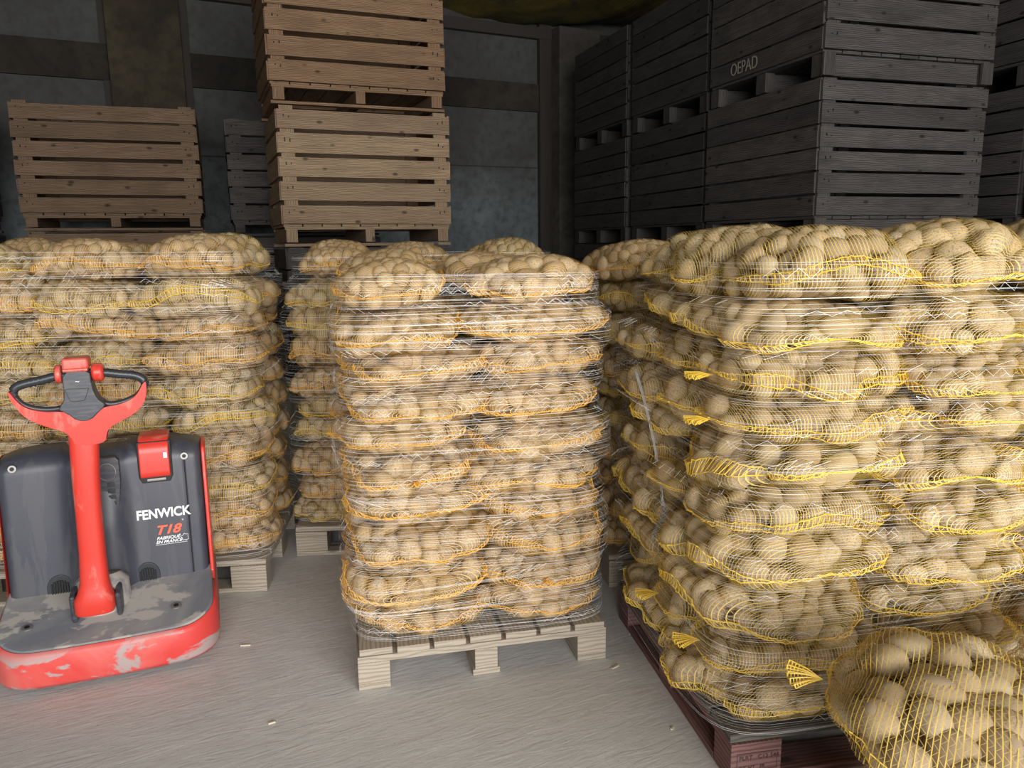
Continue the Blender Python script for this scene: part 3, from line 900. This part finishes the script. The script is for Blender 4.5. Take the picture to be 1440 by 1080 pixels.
# --- pallet B behind the middle
BL_ = (-.985, 3.29, 0); BR_ = R(4)
pallet('wooden_pallet', 'grey wooden pallet seen in the gap between left and middle stacks', BL_, BR_, 1.2, .80, 'pallet', 'side')
ft = stack('the pallet behind the middle one', BL_, BR_, 1.2, .8, lay_A, .121, .16, 'm', 404, 'sacks on the pallet behind the middle one', over=.016,
           skip=lambda L, ph: L < 7 and ph in ('middle of the rear',))
wrap('clear wrap around the sack stack behind the middle pallet', BL_, BR_, ft, .13, 1.35, 8, 1.2, 150, (0, 0, 1.2, .8), .5)

# --- pallet E behind the red one
EL_ = (.385, 2.93, 0); ER_ = R(10)
pallet('wooden_pallet', 'grey pallet behind the red pallet, under the rear right stack', EL_, ER_, 1.2, .80, 'pallet', 'side')
ft = stack('the pallet behind the red one', EL_, ER_, 1.2, .8, lay_A, .1195, .155, 'm', 505, 'sacks on the pallet behind the red one', over=.012,
           skip=lambda L, ph: L < 7 and ph in ('middle of the rear', 'right rear corner'))

# --- loose sacks at the right front
g = 'loose sacks lying in front of the red pallet'
sack('large yellow net sack of big potatoes on top of the loose pile, right front', (.925, 1.275, .350), R(-31), BIG, (.74, .46, .21), 'y', g, tilt=(R(10), R(11)), indiv=95, tails=((-.36, -.005, .085, R(20)),))
sack('yellow net sack leaning behind the large loose one at the right edge', (1.33, 1.50, .36), R(20), BIG, (.56, .36, .19), 'y', g, tilt=(R(0), R(-6)), indiv=25)
sack('brownish net sack directly under the large loose one', (1.03, 1.33, .225), R(-24), VAR['L'][0], (.60, .38, .14), 'o', g)
sack('net sack with a yellow fanned tail low in the loose pile', (.985, 1.41, .11), R(-10), VAR['L'][1], (.56, .36, .13), 'y', g, indiv=12, tails=((-.275, 0, .08, R(0)),))
sack('net potato sack lying on the floor under the loose pile', (1.02, 1.36, .0), R(-15), VAR['L'][2], (.60, .40, .135), 'y', g)

# --- twisted film end hanging between the middle and right stacks
mb = MB(); pts = []
P0, P1 = Vector((.395, 2.42, .98)), Vector((.455, 2.25, .60))
for i in range(24):
    t_ = i / 23; q = P0.lerp(P1, t_); q.x += .012 * math.sin(t_ * 3); pts.append(q)
for s_ in range(4):
    mb.tube([(q.x + .003 * math.sin(i * .9 + s_ * 1.6), q.y + .003 * math.cos(i * .9 + s_ * 1.6), q.z) for i, q in enumerate(pts)], .0016, 5)
tail = []
for i in range(16):
    t_ = i / 15; tail.append((P1.x - .012 * t_ + .012 * math.sin(t_ * 5), P1.y - .01 * t_, P1.z - .115 * t_))
for s_ in range(7):
    mb.tube([(x + .008 * math.sin(i * 1.3 + s_ * 2.1) , y + .006 * math.cos(i * 1.1 + s_), z) for i, (x, y, z) in enumerate(tail)], .0014, 5)
o = mb.build('twisted_film', M['film_white'], smooth=True)
o['label'] = 'twisted white wrap end hanging between the middle and right stacks'; o['category'] = 'wrap end'

# red pallet stamp
st = bpy.data.objects['wooden_pallet.001'] if 'wooden_pallet.001' in bpy.data.objects else None
text('stamp', 'PLRT   C12 544', .017, M['stampink'], st, (.022, -.0012, .066), (PI / 2, 0, 0), label='dark stamped code in a box')
text('stamp', 'DT-HT   FR', .015, M['stampink'], st, (.022, -.0012, .038), (PI / 2, 0, 0), label='dark stamped code below')
mb = MB()
for (x0, z0_, x1, z1_) in ((.016, .084, .128, .0852), (.016, .034, .128, .0352), (.016, .034, .0172, .085), (.127, .034, .128, .085)):
    mb.box(((x0 + x1) / 2, -.0008, (z0_ + z1_) / 2), (x1 - x0, .001, z1_ - z0_))
mb.build('stamp_border', M['stampink'], st)

# ------------------------------------------------------------------ pallet truck
TA = R(21)
T = thing('pallet_truck', 'red and dark grey electric pallet truck with upright tiller, left foreground', 'pallet truck', (-1.307, 2.272, 0), TA)
def outline(hw, y0, y1, rad, n=10, inset=0):
    """plan outline, rounded at the front"""
    hw -= inset; y0 += inset; rad = max(rad - inset, .01); pts = []
    for k_ in range(n + 1):
        a_ = PI + (PI / 2) * k_ / n; pts.append((-hw + rad + rad * math.cos(a_), y0 + rad + rad * math.sin(a_)))
    m_ = 16
    for k_ in range(1, m_):
        x = -hw + rad + (2 * hw - 2 * rad) * k_ / m_
        pts.append((x, y0))
    for k_ in range(n + 1):
        a_ = -PI / 2 + (PI / 2) * k_ / n; pts.append((hw - rad + rad * math.cos(a_), y0 + rad + rad * math.sin(a_)))
    pts.append((hw, y1)); pts.append((-hw, y1)); return pts
def bow(pts, k_=.02):
    return [(x, y - k_ * (1 - (x / .33) ** 2) * (1 if y < .2 else 0)) for x, y in pts]
# skirt: front apron, its upper edge climbs with the sloped deck
mb = MB(); op = bow(outline(.335, 0, .44, .12)); ring = []
def ztop(y): return .150 + .30 * max(0, min(y, .27))
sect = []
for (ins, zf) in ((.030, lambda y: .028), (.010, lambda y: .030), (.0, lambda y: .045), (0, lambda y: ztop(y) - .016), (.004, lambda y: ztop(y) - .005), (.012, lambda y: ztop(y))):
    q = bow(outline(.335, 0, .44, .12, inset=ins)); sect.append([(x, y, zf(y)) for x, y in q])
mb.grid([list(c_) for c_ in zip(*sect)], closed_u=True)
mb.build('chassis_skirt', M['red_skirt'], T, smooth=True)
# side cheeks up beside the cover
for s_ in (-1, 1):
    mb = MB()
    prof = [(.20, .15), (.268, .225), (.292, .45), (.310, .64), (.325, .675), (.355, .688), (.44, .688), (.44, .03), (.20, .03)]
    mb.prism(prof, s_ * .317, s_ * (.330 if s_ > 0 else .3175), 0)
    mb.build('side_cheek', M['red'], T, bevel=.004)
# deck plate
mb = MB(); q = bow(outline(.335, 0, .30, .12, inset=.013)); 
b0 = [(x, y, ztop(y) + .001) for x, y in q]; b1 = [(x * .985, .004 + y * .985, ztop(y) + .006) for x, y in q]
cols = [b0, b1]
mb.grid([list(c_) for c_ in zip(*cols)], closed_u=True)
# fill in strips
left = [p_ for p_ in b1 if p_[0] <= 0]; n = len(b1)
mb.v += [Vector(p_) for p_ in b1]; base_i = len(mb.v) - n
mb.f.append([base_i + i for i in range(n)]); mb.uv.append([(0, 0)] * n)
mb.build('deck_plate', M['deck'], T, smooth=False)
# cover
def cov_front(x, z):
    y = .262 + .07 * (z - .2)
    b_ = math.exp(-((x + .02) / .085) ** 4) * .045 * max(0, min(1, (.70 - z) / .25)) ** .5
    e = abs(x) - .285
    if e > 0: y += .03 - math.sqrt(max(0, .03 ** 2 - min(e, .03) ** 2))
    if x > .262 : y += .006
    return y - b_
mb = MB(); P = []
xs = [-.315 + .63 * i / 84 for i in range(85)]
for x in xs:
    row = []
    for k_ in range(26): 
        z = .19 + (.645 - .19) * k_ / 25; row.append((x, cov_front(x, z), z))
    y6 = cov_front(x, .645)
    topz = .715 - .030 * (x / .315) ** 6 - (.012 if abs(x + .02) < .10 else 0)
    for k_ in range(1, 9):
        a_ = PI / 2 * k_ / 8; row.append((x, y6 + .075 * (1 - math.cos(a_)), .645 + (topz - .645) * math.sin(a_)))
    for k_ in range(1, 6): row.append((x, y6 + .075 + .06 * k_ / 5, topz))
    row.append((x, y6 + .135, .20))
    P.append(row)
mb.grid(P)
cap0 = [tuple(q) for q in P[0]]; cap1 = [tuple(q) for q in P[-1]]
for cpt in (cap0, cap1):
    b = len(mb.v); mb.v += [Vector(q) for q in cpt]; mb.f.append(list(range(b, b + len(cpt)))); mb.uv.append([(0, 0)] * len(cpt))
cover = mb.build('motor_cover', M['cover'], T, smooth=True)
# cover seam line down the right side
mb = MB(); mb.tube([(.262, cov_front(.258, .23 + .43 * i / 12) - .0005, .23 + .43 * i / 12) for i in range(13)], .0022, 5); mb.build('cover_joint', M['black'], cover)
# cable arches
for ax in (-.16, .112):
    mb = MB(); pts = [(ax - .040, .205)] + [(ax + .040 * math.cos(PI - PI * k_ / 12), .245 + .045 * math.sin(PI * k_ / 12)) for k_ in range(13)] + [(ax + .040, .205)]
    yy = cov_front(ax, .25)
    mb.prism(pts, yy - .004, yy + .02, 1); mb.build('cable_arch', M['grip'], T, bevel=.002)
    mb = MB()
    for k_ in range(7):
        x = ax - .024 + .008 * k_; mb.tube([(x, yy - .006, .215), (x, yy - .006, .25 + .022 * math.sqrt(max(0, 1 - ((x - ax) / .028) ** 2)))], .003, 6)
    mb.build('ribbed_insert', M['black'], T)
# screws
def cyl(mb_, c, axis, r_, h_, seg=20):
    c = Vector(c); ax_ = Vector(axis).normalized(); mb_.tube([c, c + ax_ * h_], r_, seg)
for (x, z) in ((.262, .655), (-.262, .668)):
    yy = cov_front(x, .645) + .004
    mb = MB(); cyl(mb, (x, yy, z), (0, -1, .1), .013, .007); o = mb.build('screw', M['metal'], T, bevel=.001)
    mb = MB(); cyl(mb, (x, yy - .0075, z + .001), (0, -1, .1), .0065, .0012); mb.build('socket', M['black'], o)
for (x, y) in ((-.235, .105), (.205, .095)):
    zz = ztop(y) + .005
    mb = MB(); cyl(mb, (x, y, zz), (0, -.2, 1), .016, .005); o = mb.build('screw', M['metal'], T, bevel=.001)
    mb = MB(); cyl(mb, (x, y, zz + .0055), (0, -.2, 1), .008, .0012); mb.build('socket', M['black'], o)
# display and keypad behind the tiller
mb = MB(); pl = [(-.045, .685), (.048, .685), (.058, .672), (.058, .60), (.046, .50), (.03, .44), (-.045, .44)]
yy = cov_front(0, .6); mb.prism(pl, yy - .006, yy + .02, 1); pan = mb.build('display_panel', M['head'], T, bevel=.003)
mb = MB(); mb.tube([(.02 + .026 * math.cos(a_ * PI / 12), yy - .007, .635 + .03 * math.sin(a_ * PI / 12)) for a_ in range(25)], .0014, 5); mb.build('gauge_ring', M['metal'], pan)
for k_ in range(4):
    mb = MB(); mb.box((.028, yy - .007, .59 - .022 * k_), (.022, .004, .014)); mb.build('key', M['grip'], pan, bevel=.001)
# red release box wrapping the cover edge
def rbox_profile():
    y0 = cov_front(.165, .6) - .022
    out = [(y0 + .012, .592), (y0 + .004, .598), (y0, .615), (y0 + .004, .68)]
    for k_ in range(1, 9):
        a_ = PI / 2 * k_ / 8; out.append((y0 + .004 + .055 * (1 - math.cos(a_)), .68 + .055 * math.sin(a_)))
    out += [(y0 + .13, .737), (y0 + .13, .60)]
    return out
mb = MB(); mb.prism(rbox_profile(), .118, .215, 0); bx_ = mb.build('emergency_release', M['red'], T, bevel=.006, bseg=3, label='red rounded release box')
yy = cov_front(.165, .6)
mb = MB(); mb.prism([(.112, .72), (.112, .592), (.122, .572), (.212, .572), (.222, .592), (.222, .72)], yy - .004, yy + .01, 1); mb.build('release_socket', M['black'], T, bevel=.003)
mb = MB(); mb.box((.168, yy - .006, .583), (.062, .006, .010)); mb.build('torn_rim', M['metal'], T, bevel=.002)
mb = MB(); mb.box((.203, yy - .0225, .672), (.012, .002, .020)); mb.build('sticker', M['white'], bx_)
# lettering on the cover, laid on its slightly leaning face
lean = math.atan(.07)
def on_cover(x, z, rot=0): return (x, cov_front(x, z) - .0022, z)
text('lettering', 'FENWICK', .046, M['white'], T, on_cover(.092, .446), (PI / 2 - lean, 0, 0), .0012, .0014, 0, .86, 1.0, label='white FENWICK lettering')
text('lettering', 'T18', .044, M['redprint'], T, on_cover(.146, .385), (PI / 2 - lean, 0, 0), .0012, .0014, .35, 1.15, 1.0, label='red slanted T18 lettering')
text('lettering', 'FABRIQUÉ', .0150, M['white'], T, on_cover(.150, .365), (PI / 2 - lean, 0, 0), .0010, .0003, .3, 1.12, .98, label='small white lettering')
text('lettering', 'EN FRANCE', .0150, M['white'], T, on_cover(.147, .351), (PI / 2 - lean, 0, 0), .0010, .0003, .3, 1.08, .98, label='small white lettering')
text('lettering', 'lg', .008, M['white'], T, on_cover(.237, .427), (PI / 2 - lean, 0, 0), .0008, 0, 0, 1, 1)
mb = MB(); hx = []
for (x, z) in ((0, .013), (.006, .009), (.013, .010), (.012, 0), (.014, -.008), (.006, -.012), (0, -.010), (-.005, -.012), (-.007, -.003), (-.012, .003), (-.005, .006), (0, .013)):
    c_ = on_cover(.240 + x, .364 + z); hx.append(c_)
mb.tube(hx, .0011, 4); mb.tube([on_cover(.146, .3465), on_cover(.248, .3465)], .0009, 4); mb.build('country_emblem', M['white'], T)

# tiller base: dark collar and barrel
mb = MB()
for k_ in range(1): mb.tube([(-.025, .20, .17), (-.025, .20, .275), (-.025, .205, .300)], [.088, .084, .06], 32)
mb.build('pivot_housing', M['deck'], T, bevel=.006)
mb = MB(); mb.box((-.098, .125, .235), (.018, .075, .10), Matrix.Rotation(R(10), 3, 'X')); mb.build('pivot_cheek', M['head'], T, bevel=.008)
mb = MB(); mb.box((.034, .125, .232), (.018, .075, .09), Matrix.Rotation(R(10), 3, 'X')); mb.build('pivot_cheek', M['head'], T, bevel=.008)
# tiller arm (red): lofted rounded-box sections
def section_loft(secs, n=20, ex=3.2):
    mb_ = MB(); rows = []
    for (cx, cy, z, hx_, hy_) in secs:
        rows.append([(cx + hx_ * float(spow(np.array(math.cos(2 * PI * k_ / n)), 2 / ex)), cy + hy_ * float(spow(np.array(math.sin(2 * PI * k_ / n)), 2 / ex)), z) for k_ in range(n + 1)])
    mb_.grid(rows)
    for r_ in (rows[0], rows[-1]):
        b = len(mb_.v); mb_.v += [Vector(q) for q in r_[:-1]]; mb_.f.append(list(range(b, b + n))); mb_.uv.append([(0, 0)] * n)
    return mb_
secs = [(-.035, .10, .213, .056, .040), (-.035, .10, .222, .060, .044), (-.034, .10, .262, .060, .044), (-.032, .10, .285, .050, .040), (-.029, .101, .32, .0425, .036),
        (-.026, .103, .42, .0385, .034), (-.024, .105, .55, .038, .033), (-.020, .105, .68, .040, .032), (-.014, .105, .78, .0425, .030), (-.011, .105, .825, .045, .028), (-.010, .105, .86, .050, .026)]
mb = section_loft(secs); mb.build('tiller_arm', M['red'], T, smooth=True)
# handle yoke: outline traced as a smooth closed shape, thickness in depth, softened edges
def smooth_closed(pts, it=2):
    for _ in range(it):
        q = []
        for i in range(len(pts)):
            a_, b_ = pts[i], pts[(i + 1) % len(pts)]
            q += [(a_[0] * .75 + b_[0] * .25, a_[1] * .75 + b_[1] * .25), (a_[0] * .25 + b_[0] * .75, a_[1] * .25 + b_[1] * .75)]
        pts = q
    return pts
def PX(px, py):
    """measured outline of the tiller head: metres from its own centre line"""
    z = 1.38 - 2.335 * math.tan(R(10.3) + math.atan((py - 540 - .0122 * (720 - px)) / 1080))
    return ((px - 112.5) * .00207 - .002, z)
yoke = [(17.6, 546), (20, 556), (25, 567), (35, 582), (50, 592), (69, 600), (86, 607), (93, 616), (97, 628), (138, 626), (140, 612), (146, 604), (160, 597), (180, 588), (195, 575), (200.5, 559), (201.7, 541),
        (196, 545), (189.5, 557), (180, 566), (162, 573), (142, 575), (133, 578), (122, 590), (112, 592), (103, 591), (90, 579), (80, 577.5), (61, 577), (37, 570), (26, 557), (20, 546)]
mb = MB(); mb.prism(smooth_closed([PX(*q) for q in yoke]), .075, .128, 1); mb.build('handle_yoke', M['red'], T, bevel=.009, bseg=3)
# dark head and hoops
head = [(90, 519), (127, 519), (128, 545), (133, 562), (142, 569), (142, 574), (134, 580), (121, 592), (104, 592), (91, 580), (80, 575), (84, 568), (90, 560)]
mb = MB(); mb.prism(smooth_closed([PX(*q) for q in head], 1), .066, .136, 1); mb.build('tiller_head', M['head'], T, bevel=.006, bseg=3)
mb = MB(); mb.prism([PX(*q) for q in ((92, 546), (124, 546), (117, 563), (104, 565), (97, 563))], .063, .07, 1); hb = mb.build('horn_cover', M['head'], T, bevel=.002)
def loopline(pts, n=6):
    out = []
    for i in range(len(pts) - 1):
        p0, p1, p2, p3 = pts[max(i - 1, 0)], pts[i], pts[i + 1], pts[min(i + 2, len(pts) - 1)]
        for k_ in range(n):
            t_ = k_ / n
            out.append(tuple(.5 * (2 * p1[c] + (p2[c] - p0[c]) * t_ + (2 * p0[c] - 5 * p1[c] + 4 * p2[c] - p3[c]) * t_ ** 2 + (3 * p1[c] - p0[c] - 3 * p2[c] + p3[c]) * t_ ** 3) for c in (0, 1)))
    out.append(pts[-1]); return out
for hoop in ([(94, 529), (78, 530), (60, 534), (40, 537.5), (27, 542), (23, 551), (29, 563), (42, 571), (60, 575), (78, 575), (90, 572)],
             [(124, 527), (146, 528), (165, 531), (185, 534), (196, 540), (198, 549), (190, 560), (178, 567), (162, 572), (146, 573), (134, 568)]):
    pl = loopline([PX(*q) for q in hoop]); n_ = len(pl)
    rr = [(.0135 if i < n_ * .42 else .0135 - .0045 * min(1, (i - n_ * .42) / (n_ * .2))) for i in range(n_)]
    mb = MB(); mb.tube([(x, .10, z) for x, z in pl], rr, 14); mb.build('hand_grip', M['grip'], T, smooth=True)
for side, ptsr in ((0, [(46, 536.8), (52, 535.5), (58, 534.4), (64, 533.4), (70, 532)]), (1, [(150, 528.4), (156, 529.4), (162, 530.5), (168, 531.5), (174, 532.4), (180, 533.2)])):
    mb = MB()
    for q in ptsr:
        x, z = PX(*q); mb.tube([(x - .0015, .10, z), (x + .0015, .10, z)], .0146, 14)
    mb.build('grip_ribs', M['grip'], T)
# red butt switch and thumb wheels
mb = MB(); x0, z0_ = PX(91, 521); x1, z1_ = PX(126.5, 503); mb.box(((x0 + x1) / 2, .10, (z0_ + z1_) / 2), (x1 - x0, .075, z1_ - z0_)); mb.build('belly_switch', M['red'], T, bevel=.009, bseg=4, label='red push switch on top')
mb = MB(); mb.box(((x0 + x1) / 2, .062, z0_ + .002), (x1 - x0 - .004, .01, .010)); mb.build('switch_lip', M['red'], T, bevel=.003)
for (cx_, w_) in ((84, 10), (136, 17)):
    x, z = PX(cx_, 526.5); hw = w_ * .00207 / 2
    mb = MB(); mb.tube([(x - hw, .10, z), (x - hw * .6, .10, z), (x + hw * .6, .10, z), (x + hw, .10, z)], [.022, .029, .029, .022], 28)
    mb.build('thumb_wheel', M['red'], T, bevel=.003)
text('brand_mark', '~', .02, M['white'], T, (-.014, .0655, 1.005 - .03), (PI / 2, 0, 0), .0006)
# fork carriage and forks behind the body, drive wheel beneath
mb = MB(); mb.box((0, .425, .25), (.62, .03, .40)); mb.build('battery_box', M['cover'], T, bevel=.01)
mb = MB(); mb.tube([(-.04, .17, .0885), (.04, .17, .0885)], .088, 24); mb.build('drive_wheel', M['grip'], T)
# ------------------------------------------------------------------ litter on the floor
for i, (x, y, a_, L_) in enumerate(((.33, 2.33, .7, .03), (.42, 2.55, .2, .02), (-.72, 2.05, .5, .02), (-.55, 2.62, 1.2, .015), (-.95, 2.5, .1, .035), (.45, 2.0, 1.0, .012))):
    mb = MB(); mb.box((0, 0, .0022), (L_, .006, .004)); o = mb.build('wood_chip', M['chip']); o.location = (x, y, 0); o.rotation_euler = (0, 0, a_)
    o['category'] = 'wood chip'; o['group'] = 'wood chips on the floor'
    o['label'] = ['pale wood chip beside the right front foot of the middle pallet', 'small wood chip between the middle and red pallets', 'small pale splinter on the floor in front of the middle pallet',
                  'tiny splinter on the floor left of the middle pallet', 'long pale splinter on the floor right of the pallet truck', 'tiny chip on the floor left of the red pallet'][i]

# ------------------------------------------------------------------ light
w = bpy.data.worlds.new('world'); sc.world = w; w.use_nodes = True
nt = w.node_tree; bg = nt.nodes['Background'] if 'Background' in nt.nodes else nt.nodes.new('ShaderNodeBackground')
bg.inputs[0].default_value = (.86, .93, 1.0, 1); bg.inputs[1].default_value = 1.0
def area(name, loc, target, sx, sy, power, col=(1, 1, 1), spread=PI):
    l = bpy.data.lights.new(name, 'AREA'); l.shape = 'RECTANGLE'; l.size = sx; l.size_y = sy; l.energy = power; l.color = col; l.spread = spread
    o_ = bpy.data.objects.new(name, l); COL.objects.link(o_); o_.location = loc
    d = Vector(target) - Vector(loc); o_.rotation_euler = d.to_track_quat('-Z', 'Y').to_euler(); return o_
gate = room((DU0 + DU1) / 2, NF - .3, 2.3)
area('daylight_gate', gate, room((DU0 + DU1) / 2, 0, .6), 7.8, 3.6, 900, (1, .985, .96))

sc.view_settings.view_transform = 'Standard'
sc.view_settings.look = 'None'
sc.view_settings.exposure = 0.18
sc.view_settings.gamma = 1.0
sc.cycles.use_denoising = True
sc.cycles.max_bounces = 6
